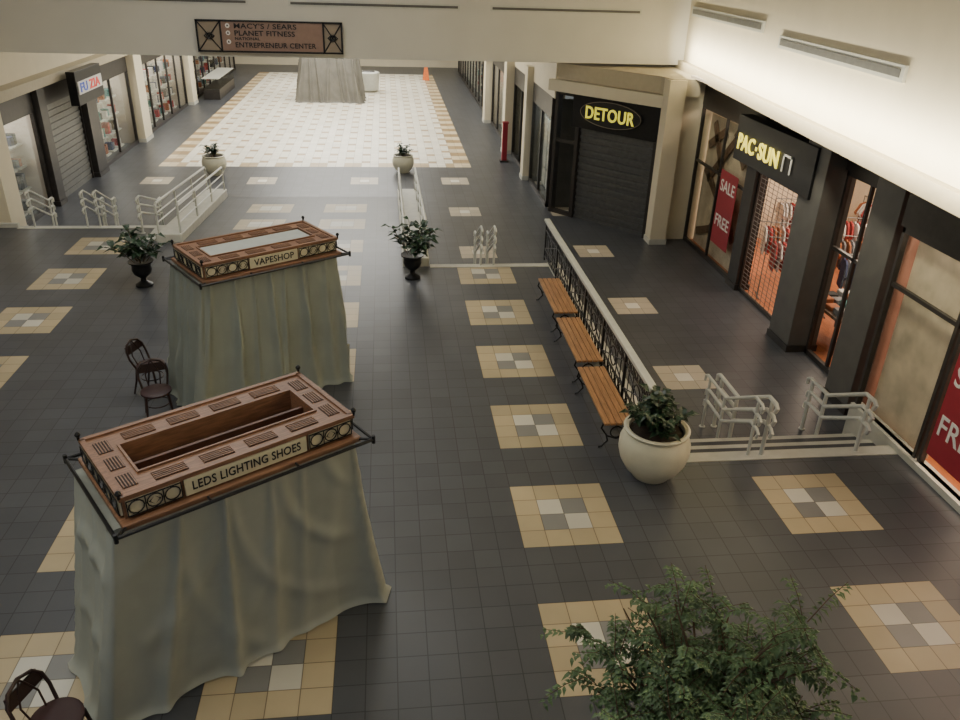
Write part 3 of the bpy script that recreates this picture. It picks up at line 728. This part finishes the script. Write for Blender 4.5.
# ---------------------------------------------------------------- left shops
LX=-11.15
pillar(-11.7,-11.0,13.3,14.1,zl,2.75,"square cream corner pillar beside steps",M_cream)
farshop(LX,14.2,16.3,"glazed shopfront with colourful goods",-1,M_store); goods(LX-.6,14.4,16.2,3)
pillar(LX-.2,LX+.2,16.35,16.85,zl,2.75,"slim dark brown pillar beside shuttered shop",M_dark)
ls=thing("shuttered_shopfront","shopfront closed by grey steel roller shutter","shopfront",(LX,18.3,zl))
sh=MB()
for k in range(30): sh.box(-.02,.02+(.02 if k%2 else 0),-1.4,1.4,k*.09,k*.09+.08)
part("roller_shutter",sh,M_shutter,ls); part("frame",MB().box(-.06,.08,-1.45,-1.38,0,2.75).box(-.06,.08,1.38,1.45,0,2.75).box(-.06,.08,-1.45,1.45,2.7,3.25),M_dark,ls)
pillar(LX-.2,LX+.25,19.8,20.7,zl,2.75,"dark brown pillar beside shuttered shop",M_dark)
farshop(LX,20.8,25.2,"glazed shopfront with racks of goods",-1,M_store); goods(LX-.6,21,25,5)
pillar(LX-.2,LX+.3,25.3,26.3,zl,2.75,"cream pillar between shopfronts",M_cream)
farshop(LX,26.4,34,"brightly lit glazed shopfront",-1,M_store); goods(LX-.6,26.6,33.8,8)
pillar(LX-.2,LX+.3,34.1,35,zl,2.75,"cream pillar between shopfronts",M_cream)
farshop(LX,35.1,48,"brightly lit glazed shopfront",-1,M_store); goods(LX-.6,35.4,47,9)
dc=thing("display_counter","glass display counter beside shopfronts","counter",(-10.3,38,zl)); part("counter_base",MB().box(-.4,.4,-2.2,2.2,0,.5),M_dark,dc); part("counter_glass",MB().box(-.4,.4,-2.2,2.2,.5,1.0),M_glass,dc); part("counter_top",MB().box(-.42,.42,-2.22,2.22,1.0,1.03),M_white,dc)
ss=thing("shop_sign","black projecting box sign with blue and red letters","sign",(-10.55,19.1,2.05))
part("sign_box",MB().box(-.15,.1,-1.15,1.15,0,.95),M_black,ss,bevel=.01)
part("sign_face",MB().box(.1,.12,-1.05,1.05,.3,.66),M_wht,ss)
text("lettering","FU",.6,.26,(.125,-.6,.48),(0,1,0),(0,0,1),M_blue,ss,.01,.02); text("lettering","ZIA",.95,.26,(.125,.35,.48),(0,1,0),(0,0,1),M_redl,ss,.01,.02)
# ---------------------------------------------------------------- lights
def area(name,loc,sx,sy,e,col,rot=(0,0,0)):
    l=bpy.data.lights.new(name,"AREA"); l.shape="RECTANGLE"; l.size=sx; l.size_y=sy; l.energy=e; l.color=col
    o=bpy.data.objects.new(name,l); COL.objects.link(o); o.location=loc; o.rotation_euler=rot; return o
area("ceiling_light",(-5,-3,8.4),3,4,270,(1,.98,.90))
area("ceiling_light",(-4.5,7,8.4),6,6,460,(1,.99,.94))
for y in (25,33,42): area("skylight",(-4,y,5.4),7,5,950,(1,.98,.92))
area("skylight",(-4,18.5,5.4),10,3,210,(1,.98,.93))
l=area("cove_light",(FX(5)-.38,4.5,4.18),.18,20,720,(1,.92,.70)); 
l.rotation_euler=(Matrix.Rotation(math.atan(.102)*-1,4,"Z")@Matrix.Rotation(math.radians(-95),4,"Y")).to_euler()
area("shop_and_fill_light",(9.3,8,3.6),3,7,640,(1,.78,.60)); area("shop_and_fill_light",(6.72,11.4,3.6),.1,2.4,60,(1,.88,.7)); area("shop_and_fill_light",(8,0,3.6),3,5,480,(1,.75,.55)); area("shop_and_fill_light",(5.96,2.1,3.2),.12,1.3,110,(1,.85,.65),(0,math.radians(-14),0))  # the two narrow lights are added to brighten the plank display and cream backdrop
area("shop_and_fill_light",(-12.2,18,2.6),1.2,8,330,(1,.96,.9)); area("shop_and_fill_light",(-12.2,30,2.6),1.2,14,480,(1,.95,.85)); area("shop_and_fill_light",(4.6,34,2.6),1.5,20,380,(1,.95,.85)); area("shop_and_fill_light",(4.6,18,2.6),1.5,3,60,(.8,.9,1))
w=bpy.data.worlds.new("w"); bpy.context.scene.world=w; w.use_nodes=True; w.node_tree.nodes["Background"].inputs[0].default_value=(.9,.95,1,1); w.node_tree.nodes["Background"].inputs[1].default_value=.25
# ---------------------------------------------------------------- camera
p,yw,ro=0.4691,0.1248,0.033
f=Vector((math.sin(yw)*math.cos(p),math.cos(yw)*math.cos(p),-math.sin(p))); rt=Vector((math.cos(yw),-math.sin(yw),0)); up=rt.cross(f)
r2=rt*math.cos(ro)+up*math.sin(ro); u2=-rt*math.sin(ro)+up*math.cos(ro)
cd=bpy.data.cameras.new("camera"); cam=bpy.data.objects.new("camera",cd); COL.objects.link(cam)
cd.sensor_width=36; cd.lens=786.18*36/960
cam.matrix_world=Matrix(((r2.x,u2.x,-f.x,-1.506),(r2.y,u2.y,-f.y,-7.202),(r2.z,u2.z,-f.z,6.2),(0,0,0,1)))
bpy.context.scene.camera=cam
